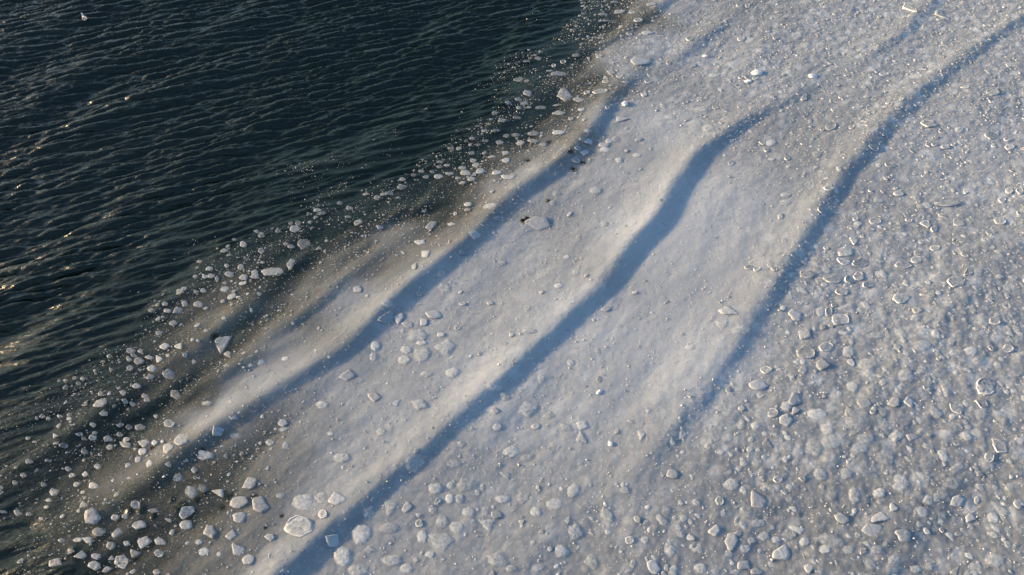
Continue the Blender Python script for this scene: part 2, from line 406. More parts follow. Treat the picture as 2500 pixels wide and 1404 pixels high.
# ------------------------------------------------------------------ the two sheets
wh, wdx, wdy, _ = T_WIND
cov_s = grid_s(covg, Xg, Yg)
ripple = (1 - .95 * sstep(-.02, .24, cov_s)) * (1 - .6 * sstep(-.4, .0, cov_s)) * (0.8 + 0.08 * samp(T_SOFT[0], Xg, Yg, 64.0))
ripple *= np.where(Yg > 70, np.clip(70 / np.maximum(Yg, 1), .0, 1), 1)
wx = samp(wh, Xg, Yg, 52.0)
wx = 1.45 * np.tanh(wx / 1.45)
wx = (wx + .3 * (wx * np.abs(wx)) * 1.0) * ripple
Zw = H + 0.092 * wx + 0.010 * samp(T_FINE[0], Xg, Yg, 31.0) * ripple * np.clip(1 + .35 * wx, .4, 1.45) - 0.12 * sstep(.25, .6, cov_s)
chop = 0.072 * 0.45
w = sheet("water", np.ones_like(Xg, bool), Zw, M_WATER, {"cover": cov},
          dX=-chop * samp(wdx, Xg, Yg, 52.0) * ripple * near, dY=-chop * samp(wdy, Xg, Yg, 52.0) * ripple * near)
w["kind"] = "structure"
Zi = H + 0.035
thin = 1 - sstep(.3, .85, cov)
Zi += 0.010 * samp(T_WAVELET[0], Xg, Yg, 48.0) * (0.5 + 1.1 * thin) * (1.15 - lump)
Zi += 0.010 * lump * samp(T_HUMP[0], Xg, Yg, 56.0)
Zi += (0.0012 + 0.003 * lump) * samp(T_LUMP[0], Xg, Yg, 48.0)
Zi += 0.0006 * samp(T_GRAIN[0], Xg, Yg, 40.0)
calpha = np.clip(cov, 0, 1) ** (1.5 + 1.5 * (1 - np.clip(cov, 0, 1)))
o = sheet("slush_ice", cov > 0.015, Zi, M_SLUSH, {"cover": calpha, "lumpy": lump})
o["kind"] = "stuff"
del wx
# ------------------------------------------------------------------ ice pieces
# photo x, y, width, height, turn, kind (c solid, s sunken, r rimmed pan, t lump) with number of corners (0 = rounded)
FLOE_LIST = """
665,664,52,21,5,c6 709,645,16,27,-20,c4 742,597,31,24,0,c5 720,559,24,15,0,c6 727,545,14,13,0,c5 710,545,11,8,0,c0 775,513,19,9,0,c0 785,522,24,9,0,c4 757,543,11,8,0,c0
638,574,16,14,0,c5 679,564,13,9,0,c0 626,565,13,9,0,c0 594,597,16,13,-20,c0 572,585,9,7,0,c0 698,596,13,8,0,c0 711,602,17,9,0,c0 547,612,17,9,0,c0 638,612,15,11,0,r0
487,639,14,8,0,c0 511,656,17,11,0,c0 588,652,15,14,0,c0 560,670,22,13,-15,c0 516,674,17,11,0,c0 501,676,15,9,0,c0 530,680,10,10,0,c0 477,675,13,9,0,c0 594,677,21,14,0,c5
622,674,19,13,0,c0 622,666,16,14,0,c0 593,692,19,9,0,c0 549,706,23,16,0,s0 566,724,22,15,30,c5 572,711,14,6,30,c0 544,736,12,9,20,c0 497,709,14,11,0,c0 440,712,19,14,0,c0
450,705,14,9,0,c0 403,742,14,10,0,c0 385,744,11,9,0,c0 452,742,16,14,0,c0 485,743,24,15,-15,c5 502,753,13,8,0,c0 434,757,24,16,0,c0 409,759,19,10,0,c0 370,758,16,10,0,c0
423,789,21,14,0,c0 398,774,9,6,0,c0 483,794,16,9,20,c0 389,814,18,12,0,c4 550,839,43,36,200,c3 555,864,19,14,0,s0 403,846,25,16,20,c0 435,845,20,16,0,c3 320,857,21,14,0,c0
342,857,12,11,0,c0 326,867,13,10,0,c0 268,870,13,11,0,c0 316,876,16,14,0,c0 365,873,22,12,0,c0 340,882,24,20,0,c0 388,878,20,16,-20,c3 410,868,11,8,0,c0 317,899,16,14,0,c0
371,900,23,16,0,c0 411,913,28,23,0,c5 367,920,19,12,0,c0 272,903,10,13,0,c3 252,883,9,6,0,c0 183,923,11,8,0,c0 202,925,11,10,0,c0 192,936,11,8,0,c0 160,929,11,8,0,c0
144,929,7,9,0,c3 234,912,6,6,0,c0 333,943,20,12,0,c0 479,713,11,9,0,c0 549,691,11,7,0,c0 641,641,10,6,0,c0 554,649,11,9,0,c0 777,607,14,9,25,c3 698,876,19,11,0,s0
639,885,19,13,0,s0 614,892,16,9,0,s0 553,893,14,9,0,s0 504,807,14,9,0,s0 470,830,9,8,0,c0 483,832,9,7,0,c0 474,884,10,9,0,r0 452,867,10,9,0,r0 547,776,11,10,0,c0 566,744,9,9,0,c0
614,758,7,11,0,c0 634,718,11,9,0,c0 716,790,8,7,0,r0 429,963,27,20,-35,c5 244,985,35,20,20,c5 246,961,12,13,0,c0 300,959,16,14,0,c0 354,967,16,11,0,c0 359,976,15,10,0,c0
324,987,14,12,0,c4 305,980,14,12,0,c0 253,1009,19,12,0,c0 380,1017,11,11,0,c0 506,985,28,14,0,s5 414,1034,27,19,0,r0 170,1022,14,9,0,c0 169,1013,11,9,0,c0 147,1017,14,10,0,c3
119,1022,11,9,0,c0 105,1017,16,9,0,c0 90,1021,7,9,0,c0 227,1038,14,12,0,c0 294,1038,16,11,0,c0 315,1043,16,12,0,c0 342,1043,24,17,0,c0 292,1061,14,12,0,c0 136,1064,13,14,0,c3
193,1060,16,9,0,c0 227,1068,19,13,0,c0 232,1057,12,8,0,c0 206,1071,11,8,0,c0 69,1071,11,9,0,c0 85,1079,11,6,0,c0 265,1071,22,16,0,c0 309,1074,17,14,0,c0 305,1085,32,16,-25,c4
351,1082,30,21,-15,c0 378,1081,16,15,0,c0 397,1078,9,9,0,c0 155,1088,20,12,0,c0 206,1102,16,14,0,c0 268,1092,17,14,0,c0 443,1073,39,31,20,c6 411,1094,31,26,20,c5
349,1103,21,16,0,c0 338,1122,16,15,0,c0 365,1132,19,21,0,s0 410,1134,14,14,0,c3 502,1112,40,24,0,c5 533,1052,27,22,0,c4 573,1020,18,11,-15,c3 475,1148,15,15,0,c0 478,1167,11,8,0,r0
434,1167,25,21,0,s0 72,1126,18,12,0,c0 57,1161,14,13,0,c0 167,1145,16,14,0,c0 176,1161,16,11,0,c0 239,1139,17,14,0,c0 208,1158,16,14,0,c0 189,1183,19,14,0,c0 230,1185,26,17,0,c0
204,1202,14,9,0,c0 133,1202,24,19,0,c0 37,1179,11,11,0,c0 467,1202,31,30,0,s0 494,1192,26,21,0,s0 533,1201,32,19,-20,c3 609,1180,40,29,20,c4 584,1227,46,29,0,c5
634,1233,37,43,40,c5 585,1264,35,26,0,c5 456,1248,40,25,35,r5 331,1232,21,19,0,r0 374,1247,26,11,0,c0 226,1260,39,39,0,c5 204,1232,19,16,0,c3 192,1247,10,12,0,c0
282,1264,20,17,0,c0 306,1261,16,14,0,c0 339,1282,33,22,0,c6 454,1282,29,23,20,c0 242,1299,32,21,0,c0 285,1301,26,21,15,c0 411,1271,16,11,0,c3 512,1299,31,38,25,c5
354,1324,33,26,15,c0 391,1321,28,19,0,c0 190,1318,23,11,0,c0 214,1319,23,16,0,c0 151,1320,18,11,0,c0 271,1333,22,19,0,c0 309,1327,14,12,0,c0 332,1352,26,20,0,c3 388,1351,22,17,0,r0
196,1354,30,20,0,c0 235,1359,23,16,0,c0 175,1345,15,14,0,c3 134,1374,32,18,15,c4 230,1381,30,23,0,c0 272,1362,15,11,0,c3 297,1371,30,33,45,r6 262,1391,25,16,0,c0
385,1397,22,14,0,c0 499,1347,27,21,0,s0 581,1344,33,24,-15,c4 607,1366,31,26,15,c0 535,1353,14,14,0,s0 486,1323,19,14,0,s0 659,1313,26,18,0,c0 740,1227,52,42,0,s6
784,1216,33,30,0,s0 729,1285,71,53,0,r6 788,1255,21,21,0,r0 687,1210,26,16,0,s0 691,1033,24,18,0,c0 693,1048,26,12,0,s0 575,1064,28,15,0,s0 659,1081,22,18,0,s0 698,1087,18,20,0,s0
641,1017,10,9,0,c0 787,988,32,21,0,s0 107,1183,13,12,0,c0 45,1252,21,16,0,c0 119,1221,15,10,0,c0 7,1250,18,7,0,c0 113,1238,13,9,0,c0 71,1255,14,10,0,c0 101,1267,11,8,0,c0
1313,546,61,32,0,c5 1053,550,31,19,15,c4 875,543,21,16,0,c0 928,556,16,9,0,c0 853,508,16,10,0,c0 850,530,16,6,0,c0 922,483,16,12,0,c0 950,472,18,9,0,c0 982,457,24,13,0,c0
894,474,17,8,0,c0 830,496,14,9,0,c0 1142,499,19,11,0,c0 1142,512,16,9,0,c0 1196,503,36,16,0,s0 1025,592,27,12,0,c0 1039,620,23,21,0,s4 1160,574,30,22,0,s4 1216,534,19,12,0,s0
1112,522,9,8,0,r0 1011,651,13,16,0,c0 873,706,21,16,0,c0 1081,670,41,20,0,s5 1085,704,38,21,-20,s5 1131,616,20,11,0,c0 1227,642,24,14,0,s0 1103,548,21,8,0,c0 1363,698,22,13,0,s0
946,740,28,21,0,s0 943,776,42,32,0,c3 975,778,25,27,0,c4 994,793,30,15,-10,c0 1059,768,40,21,0,c6 1035,786,18,18,0,c0 1021,818,53,31,0,s5 1077,817,19,11,0,c0 1085,849,54,44,0,s4
916,845,25,26,0,s0 912,871,20,21,0,s0 992,855,28,20,0,s0 1032,866,43,36,0,s0 988,879,31,24,0,s0 1030,838,28,13,0,s0 848,917,40,27,0,c4 1042,914,30,17,0,s0 1105,910,37,25,0,s0
1116,802,14,11,0,r0 1024,717,13,11,0,r0 1129,742,16,8,0,r0 1196,740,14,9,0,r0 1288,752,21,13,0,s0 1293,809,39,12,0,s0 1480,755,23,11,0,c0 1384,628,18,11,0,s0 1391,523,13,12,0,c0
1413,580,13,16,0,s0 1475,546,20,16,0,s0 1359,473,21,14,0,s0 1350,496,18,14,0,s0 1455,466,32,18,0,s0 1322,924,21,28,0,s0 1393,886,21,18,0,s0 1463,926,14,14,0,c0 1550,714,14,7,0,c0
1406,666,18,14,0,s0 1322,714,13,9,0,c0 915,970,34,23,0,c4 1025,988,42,28,0,s4 967,984,27,20,0,s3 1208,941,36,28,0,s0 1233,968,36,21,-20,s4 1210,1004,22,17,0,c0 1291,1000,53,39,0,s4
1341,1014,31,24,0,s4 1215,1043,25,20,0,s0 1308,1041,23,14,0,c0 1383,1044,33,22,0,s4 1423,1039,31,26,0,s4 1420,1066,28,32,0,s3 1567,1064,21,28,0,s3 1277,952,28,18,0,s3
1249,1102,46,28,0,s5 1288,1116,36,19,15,s0 1126,1085,23,15,0,s0 1014,1132,46,43,0,s5 1109,1132,39,20,0,s0 1233,1159,28,19,-20,s3 1138,1185,43,35,0,s5 1065,1193,36,28,0,s0
1098,1217,22,25,0,s0 1123,1218,25,24,0,s0 932,1055,24,21,0,s0 836,1118,43,25,0,s0 825,1217,46,32,0,c4 955,1241,34,41,0,s3 995,1239,28,27,0,c0 902,1251,36,36,0,s0
1144,1251,32,26,0,s0 1186,1248,22,26,0,s0 1213,1257,28,19,0,c0 1277,1217,32,31,0,s0 1354,1230,43,31,0,s0 1309,1250,29,25,0,s0 1227,1219,39,20,0,s0 884,1302,50,46,30,s0
951,1290,50,30,0,s0 1080,1274,32,32,0,s0 1116,1288,37,30,0,s0 1190,1283,39,34,0,s3 1032,1310,28,31,0,s0 1078,1324,68,46,0,s5 1023,1278,18,18,0,r0 903,1342,32,21,0,s4
837,1360,43,50,0,s0 811,1319,32,32,0,c4 957,1369,53,28,0,s0 875,1394,50,36,0,s0 1215,1365,57,43,-20,s4 1406,1299,39,46,0,s4 1373,1346,36,32,0,s0 1315,1387,34,20,0,s0
1343,1340,12,13,0,c0 1249,1388,28,20,0,s0 1049,1355,25,18,0,s0 992,1388,32,25,0,s0 1584,1004,18,18,0,s4 1484,1299,18,16,0,s0 1537,1319,20,18,0,r0 1575,1319,21,20,0,s0
1322,1298,13,10,0,c0 1463,957,16,9,30,t0 1490,1084,16,11,-40,t0 1505,1054,12,11,0,c0 1541,1029,18,9,0,c0 1265,195,22,13,0,c3 1286,198,13,8,0,c0 1364,180,38,11,0,c6
1314,143,16,8,0,c0 1406,135,18,8,0,c0 1285,150,16,4,0,c0 1287,228,21,13,0,c4 1266,243,17,8,0,c0 1280,252,19,8,0,c0 1240,251,15,8,0,c0 1379,232,38,31,0,c5 1365,276,33,13,0,c4
1414,244,32,11,-8,c4 1208,276,14,8,0,c0 1262,287,19,8,0,c0 1227,294,22,10,0,c0 1320,263,24,8,0,c0 1266,263,13,8,0,c0 1360,257,21,5,0,c0 1292,262,10,6,0,c0 1199,292,10,4,0,c0
1183,320,16,7,0,c0 1212,319,17,6,0,c0 1193,303,13,5,0,c0 1166,308,11,4,0,c0 1153,338,13,7,0,c0 1260,330,24,10,0,s0 1236,332,15,9,0,c0 1303,327,29,10,0,c0 1365,324,32,11,0,c0
1220,348,19,10,0,c0 1302,344,28,10,0,c0 1185,344,16,6,0,c0 1120,363,13,8,0,c0 1101,362,15,7,0,c0 1151,374,15,8,0,c0 1271,349,19,13,0,c0 1327,354,18,8,0,c0 1234,373,17,9,0,c0
1168,354,12,6,0,c0 1148,354,8,6,0,c0 1156,393,17,11,0,c0 1162,403,18,10,0,c0 1173,418,22,14,0,c0 1137,422,25,14,0,c0 1129,410,18,9,0,c0 1071,431,22,11,0,c0 1055,420,12,6,0,c0
1214,422,24,11,0,c0 1235,392,19,12,0,c0 1201,383,19,6,0,c0 1183,374,12,7,0,c0 1040,432,15,8,0,c0 1011,428,15,8,0,c0 983,437,15,11,0,c4 1029,418,15,7,0,c0 1074,396,15,6,0,c0
1073,407,15,8,0,c0 1091,404,15,6,0,c0 1119,435,14,7,0,c0 1130,447,19,8,0,c0 1151,437,19,10,0,c0 1098,424,21,7,0,c0 1239,433,32,10,-10,c0 1427,373,21,13,0,c0 1411,362,18,11,0,c0
1437,345,20,11,0,c0 1487,345,17,12,0,c0 1475,354,26,12,0,c0 1503,340,22,16,0,s0 1476,365,29,13,0,s0 1560,341,19,8,0,c0 1524,327,29,10,0,s0 1556,379,22,11,0,s0 1520,292,33,13,0,c3
1459,320,13,11,0,c0 1435,320,19,10,0,s0 1406,391,22,10,0,r0 1511,391,19,13,0,s0 1489,389,19,8,0,s0 1529,368,10,8,0,c0 1423,340,19,8,0,c0 1492,177,23,13,0,c4 1566,149,51,22,0,c5
1513,29,26,8,0,c0 1472,35,24,5,0,c0 1582,80,31,10,0,c0 1558,49,21,9,0,r0 1476,51,26,4,0,c0 1526,253,15,13,0,t5 1465,223,35,11,0,r0 1433,226,15,10,0,r0 1513,186,15,9,0,r0
1582,199,17,10,0,r0 1572,231,14,10,0,r0 1529,201,19,6,0,c0 1375,151,13,8,0,r0 1352,160,10,8,0,r0 1394,290,12,8,0,r0 1427,291,10,8,0,r0 1419,268,17,8,0,c0 1483,263,11,8,0,r0
1252,429,11,8,0,r0 1463,138,14,8,0,r0 1479,199,16,7,0,r0 1500,5,19,5,0,c0 1592,10,26,8,0,c0 1342,173,16,4,0,c0 2223,20,36,15,150,r3 2300,36,35,13,160,r3 1847,178,29,11,0,t0
1826,199,22,7,0,t0 1985,186,22,9,0,t0 1825,188,16,9,0,r0 1809,189,14,7,0,r0 1965,238,22,14,60,r3 2266,302,42,19,-20,r5 2158,181,22,10,0,r0 2028,308,25,18,0,r0 1872,366,14,11,0,r0
1785,399,13,10,0,r0 1922,387,13,10,0,r0 1710,267,36,12,0,s0 1697,301,40,18,0,s0 1730,313,32,22,0,s0 1638,287,29,13,0,s0 1744,185,29,11,0,s0 1809,95,18,10,0,r0 1685,94,20,13,0,r0
1722,137,16,5,0,t0 1692,160,18,9,0,c3 2423,225,32,18,0,r0 2356,213,22,6,0,r0 2342,317,23,16,0,s0 2421,331,36,18,0,r0 2462,340,22,10,0,r0 2281,352,14,9,0,r0 2307,358,22,10,0,r0
2433,279,22,9,0,r0 2464,360,22,14,0,r0 1883,349,29,18,0,s0 1994,377,25,16,0,s0 2117,236,22,11,0,s0 2109,212,16,9,0,s0 1805,14,14,7,0,r0 1825,14,11,9,0,r0 1989,25,25,7,0,s0
1640,34,14,5,0,r0 2315,497,61,14,2,r7 2259,547,27,19,0,r4 2280,559,16,14,0,r0 2136,541,27,15,0,r0 2064,616,37,19,0,r4 2102,642,42,18,0,r0 2059,639,32,14,-15,r0 2237,635,26,17,0,r0
2205,646,40,18,0,r0 1971,670,35,19,0,r5 2032,682,50,18,0,r5 2075,682,25,22,0,r0 2097,675,26,22,-25,r0 2120,695,28,17,0,r0 2055,713,32,16,0,r0 1998,720,20,22,0,s3
2201,729,44,24,0,r6 2264,718,35,16,0,r3 2334,688,42,26,0,r0 2282,606,23,12,0,r0 2084,589,20,18,0,r3 2194,472,27,12,0,r0 2241,618,18,12,0,r0 1942,769,35,29,0,c5 2003,761,25,24,0,s0
2023,761,16,22,0,r0 2052,781,40,27,0,r4 2068,754,47,30,0,s3 2010,799,14,13,0,c0 2030,794,18,14,0,c0 1964,816,29,25,0,c4 2239,758,25,15,0,r4 2235,776,27,18,0,s0 2266,779,25,18,0,s0
2338,817,32,25,0,s4 2324,833,22,22,0,s0 2428,783,27,19,0,r0 1967,859,42,32,0,r0 2016,846,35,24,0,r0 2072,859,29,29,0,s0 2010,889,36,31,0,c4 2252,844,47,29,0,s0 1870,904,29,19,0,r0
1919,835,24,15,0,s0 1780,760,50,21,-12,c4 1762,794,32,25,0,s3 1812,806,50,22,0,s0 1686,848,25,14,0,s0 2118,889,50,29,0,s0 2140,819,40,18,0,s0 2460,851,27,19,0,r0
2406,938,43,29,0,r0 1852,940,47,25,0,c0 1960,904,22,18,0,c0 2036,745,13,9,0,r0 1911,752,16,14,0,s0 1919,476,29,13,0,s0 1917,495,29,14,0,s0 1906,529,14,13,0,c0 1830,653,25,11,0,r0
1848,657,18,12,0,r0 2441,540,29,18,0,r0 2446,489,18,17,0,r0 2464,466,18,14,0,r0 2489,466,18,18,0,r0 2363,662,22,22,0,r3 2388,666,25,22,0,s0 2212,918,40,32,0,s0 2370,857,36,22,0,s0
2388,882,29,22,0,s0 1942,974,35,31,0,c5 1919,992,29,25,0,s0 1944,1003,22,18,0,c3 1920,1026,35,31,0,c5 2093,1023,54,58,0,s5 2072,1005,18,24,0,c0 2181,982,30,24,0,c5
2127,954,24,24,0,s4 2082,944,29,29,0,s0 2405,944,43,40,0,r7 2396,984,32,22,-30,r4 2396,1010,32,30,0,s0 2439,1012,32,18,-15,s0 2284,1007,40,25,-30,s0 1996,1012,54,29,0,s0
2019,1048,32,29,0,s4 2028,1080,50,36,0,s0 1989,1095,43,40,0,s0 2190,1066,40,36,0,s4 2229,1069,35,16,0,c4 2115,1073,47,32,0,s0 2099,1093,43,29,0,s0 2162,1116,50,47,0,s0
1875,1082,22,27,90,c3 1811,997,18,13,-20,c0 1886,1008,25,22,0,r0 1848,1131,29,22,0,s0 2030,1131,35,29,0,s0 2003,1158,36,31,-30,s0 2068,1156,32,29,0,s0 1899,1170,22,18,0,r0
2439,1089,47,32,-30,r4 2415,1118,22,23,0,r0 2487,1077,29,18,0,c0 2338,1143,40,22,20,s0 2262,1127,36,36,0,s0 2198,1181,43,47,0,s0 2086,1210,29,47,0,s0 2324,1181,47,32,0,s0
1848,1223,50,36,-40,c4 1823,1251,35,29,0,s5 1784,1183,40,32,0,s0 1757,1223,19,22,0,r0 1850,1277,40,22,0,s0 2055,1266,40,22,-25,c0 2149,1262,42,26,0,c4 2129,1295,50,32,0,c5
2205,1307,43,30,-20,c5 2027,1320,76,32,-15,s0 1785,1323,32,42,0,c6 1910,1350,40,42,-30,c5 2183,1239,22,22,0,c3 2338,1223,36,29,0,c5 2369,1264,24,22,0,c4 2266,1221,25,25,0,s0
2288,1215,22,25,0,s0 1744,1295,29,29,0,c4 1803,1303,22,14,0,c0 1834,1320,23,18,0,s0 1816,1379,31,22,0,c4 1780,1352,22,20,0,s0 1710,1388,32,25,0,s0 1748,1395,22,17,0,s0
1848,1395,32,17,0,c0 1794,1397,29,14,0,s0 2183,1367,32,25,0,s0 2237,1390,29,20,0,s0 2331,1394,22,22,0,c3 2270,1383,25,22,0,s0 2140,1343,29,22,0,s0 2072,1343,29,22,0,s0
2014,1341,29,22,0,s0 1964,1323,25,22,0,s0 1820,1340,29,22,0,s0 1865,1309,29,25,0,s0 1895,1318,25,18,0,s0 2147,1203,32,25,0,s0 2385,1221,14,18,0,c0 2428,1368,47,40,0,s0
2482,1113,32,25,0,s0 2464,1192,25,25,0,s0
"""

def outline(w, h, turn, corners, n, r):
    """irregular closed outline, unit = photo pixels (x right, y up)"""
    th = np.linspace(0, 2 * np.pi, n, endpoint=False)
    if corners == 0:
        k = r.integers(5, 8); round_ = r.uniform(.2, .5)
    else:
        k = corners; round_ = r.uniform(.02, .12)
    ca = (np.arange(k) + r.uniform(-.28, .28, k)) * 2 * np.pi / k + r.uniform(0, 6.28)
    cr = r.uniform(.78, 1.15, k)
    cx, cy = cr * np.cos(ca), cr * np.sin(ca)
    rad = np.empty(n)
    for i, a in enumerate(th):
        best = 9.
        for j in range(k):
            x1, y1, x2, y2 = cx[j], cy[j], cx[(j + 1) % k], cy[(j + 1) % k]
            ex, ey = x2 - x1, y2 - y1
            dx, dy = math.cos(a), math.sin(a)
            dn = dx * ey - dy * ex
            if abs(dn) < 1e-6: continue
            q = (x1 * ey - y1 * ex) / dn
            u = (x1 * dy - y1 * dx) / dn
            if q > 0 and -1e-6 <= u <= 1.000001: best = min(best, q)
        rad[i] = best if best < 9 else .9
    rad = rad * (1 - round_) + .88 * round_
    rad *= 1 + .035 * r.standard_normal(n)
    x, y = rad * np.cos(th), rad * np.sin(th)
    x = (x - (x.max() + x.min()) / 2) / (x.max() - x.min()) * w
    y = (y - (y.max() + y.min()) / 2) / (y.max() - y.min()) * h
    t = math.radians(turn)
    return x * math.cos(t) - y * math.sin(t), x * math.sin(t) + y * math.cos(t)

def rings_mesh(ox, oy, prof, r, tone, bumpy=.25, zc=None):
    """stack of rings (scale, height, solid); centre point on top, flat closed underside"""
    n = len(ox)
    V, so = [], []
    hmax = max(p[1] for p in prof)
    for (s_, z, a) in prof:
        jit = 1 + .03 * r.standard_normal(n) * (s_ < .97)
        V.append(np.stack([ox * s_ * jit, oy * s_ * jit, z + (hmax * bumpy * r.standard_normal(n) if s_ < .97 else np.zeros(n))], 1))
        so += [a] * n
    V = np.concatenate(V)
    c = np.array([[0, 0, (zc if zc is not None else prof[-1][1])], [0, 0, prof[0][1] - .02]])
    V = np.concatenate([V, c]); so += [prof[-1][2], prof[0][2]]
    F = []
    m = len(prof)
    for k in range(m - 1):
        for i in range(n):
            j = (i + 1) % n
            F.append((k * n + i, k * n + j, (k + 1) * n + j, (k + 1) * n + i))
    for i in range(n):
        j = (i + 1) % n
        F.append(((m - 1) * n + i, (m - 1) * n + j, m * n))
        F.append((j, i, m * n + 1))
    return V, F, np.array(so), np.full(len(V), tone)
def rim_mesh(ox, oy, hgt, wid, r, tone, cover=1.0):
    n = len(ox)
    ph = r.uniform(0, 6.28); th = np.linspace(0, 2 * np.pi, n, endpoint=False)
    amp = np.clip(.62 + .22 * np.cos(th - ph) + .3 * np.cos(2 * th + r.uniform(0, 6.28)) + .15 * r.standard_normal(n), .18, 1.1)
    V = []
    for s_, z in ((1.04, -.02), (1.0, .6), (1 - wid * .6, 1.0), (1 - wid * 1.4, .35), (1 - wid * .6, -.02)):
        zz = np.full(n, z) if z < 0 else z * hgt * amp
        q = 1 - (1 - s_) * (0.35 + .75 * amp)
        V.append(np.stack([ox * q, oy * q, zz], 1))
    V = np.concatenate(V); F = []
    for k in range(5):
        for i in range(n):
            j = (i + 1) % n; k2 = (k + 1) % 5
            F.append((k * n + i, k * n + j, k2 * n + j, k2 * n + i))
    so = np.tile(np.clip(amp * 1.3, 0, 1), 5)
    return V, F, so, np.full(len(V), tone)
def piece(kind, ox, oy, size, r, thick=1.0):
    out = piece_(kind, ox, oy, size, r)
    return [((g[0], g[1], g[2] * (.38 + .62 * min(1, thick / .7)), g[3]), m) for g, m in out]
def piece_(kind, ox, oy, size, r):
    """-> list of (geometry, material index): 0 solid 1 sunken 2 pan 3 rim 4 lump"""
    tn = r.uniform(-.35, .3)
    if kind == 'c':
        h = min(.008 + .022 * size, .028) * r.uniform(.7, 1.3)
        return [(rings_mesh(ox, oy, [(1.03, -.02, .3), (.99, h * .5, .9), (.9, h, 1), (.55, h * 1.1, 1)], r, tn, .16), 0)]
    if kind == 's':
        h = min(.010 + .035 * size, .04) * r.uniform(.7, 1.2); a = r.uniform(.45, .85)
        return [(rings_mesh(ox, oy, [(1.12, -.012, 0), (1.0, h * .15, .25 * a), (.88, h * .5, .7 * a), (.66, h * .88, a), (.35, h, a)], r, tn, .12), 1)]
    if kind == 'r':
        h = min(.012 + .02 * size, .03); a = r.uniform(.5, .95)
        return [(rings_mesh(ox, oy, [(1.0, -.02, a), (.97, h * .6, a), (.8, h * .9, a), (.5, h * .8, a * .8)], r, tn, .3), 2),
                (rim_mesh(ox, oy, h + min(.005 + .010 * size, .012), min(.2, .035 / max(size, .1) + .05), r, tn + .2), 3)]
    h = min(.03 + .12 * size, .14) * r.uniform(.7, 1)
    return [(rings_mesh(ox, oy, [(1.0, -.03, 1), (.95, h * .35, 1), (.75, h * .8, 1), (.4, h, 1)], r, tn + .3, .25), 4)]
MATS = [M_CRISP, M_SUNK, M_PAN, M_RIM, M_LUMP]
def make_mesh(name, V, F, so, tn, mats, fm=None, smooth=True):
    me = bpy.data.meshes.new(name)
    me.from_pydata([tuple(v) for v in V], [], F)
    for an, av in (("solid", so), ("tone", tn)):
        at = me.attributes.new(an, 'FLOAT', 'POINT'); at.data.foreach_set("value", np.asarray(av, np.float32))
    for m in mats: me.materials.append(m)
    if fm is not None: me.polygons.foreach_set("material_index", np.asarray(fm, np.int32))
    me.polygons.foreach_set("use_smooth", np.full(len(me.polygons), smooth))
    me.update()
    return me
def surf(X, Y):
    X = np.atleast_1d(np.asarray(X, float)); Y = np.atleast_1d(np.asarray(Y, float))
    c = cover(X, Y); dmp = sstep(-.05, .5, c)
    _, t = st(X, Y)
    return swell(X, Y) + 0.05 * samp(T_SWELL[0], X, Y, 64.0) * (1 - .7 * dmp) + \
        0.07 * np.sin(2 * np.pi * (t + 1.2 * samp(T_SOFT[0], X * .4, Y * .4, 64.0) + 16.3) / 6.4) * (1 - dmp) + 0.035
def frames(X, Y):
    e = .25
    z = surf(X, Y)
    gx_ = (surf(X + e, Y) - surf(X - e, Y)) / (2 * e); gy_ = (surf(X, Y + e) - surf(X, Y - e)) / (2 * e)
    return z, gx_, gy_
def rot_of(gx_, gy_, r, tilt):
    nrm = Vector((-gx_ + r.normal(0, tilt), -gy_ + r.normal(0, tilt), 1)).normalized()
    return Vector((0, 0, 1)).rotation_difference(nrm)

L_ = []
for e in FLOE_LIST.split():
    p = e.split(',')
    L_.append((float(p[0]), float(p[1]), float(p[2]), float(p[3]), float(p[4]), p[5][0], int(p[5][1:])))
L_.sort(key=lambda q: -q[2] * q[3])
fx = np.array([q[0] for q in L_]); fy = np.array([q[1] for q in L_])
X0, Y0 = unproj(fx, fy)
for _ in range(3):
    z0 = surf(X0, Y0)
    X0, Y0 = unproj(fx, fy, z0)
z0, g0x, g0y = frames(X0, Y0)

class Heap:
    """one mesh of countless small pieces"""
    def __init__(self): self.V, self.F, self.so, self.tn, self.fm, self.n = [], [], [], [], [], 0
    def add(self, geo, mi, R=None, loc=None):
        V, F, so, tn = geo
        V = np.asarray(V)
        if R is not None: V = V @ np.array(R).T
        self.V.append(V + np.array(loc)); self.so.append(so); self.tn.append(tn)
        self.F += [tuple(i + self.n for i in f) for f in F]; self.fm += [mi] * len(F); self.n += len(V)
    def build(self, name):
        me = make_mesh(name, np.concatenate(self.V), self.F, np.concatenate(self.so), np.concatenate(self.tn), MATS, self.fm)
        o = bpy.data.objects.new(name, me); C.objects.link(o); o["kind"] = "stuff"; return o
heap = Heap()

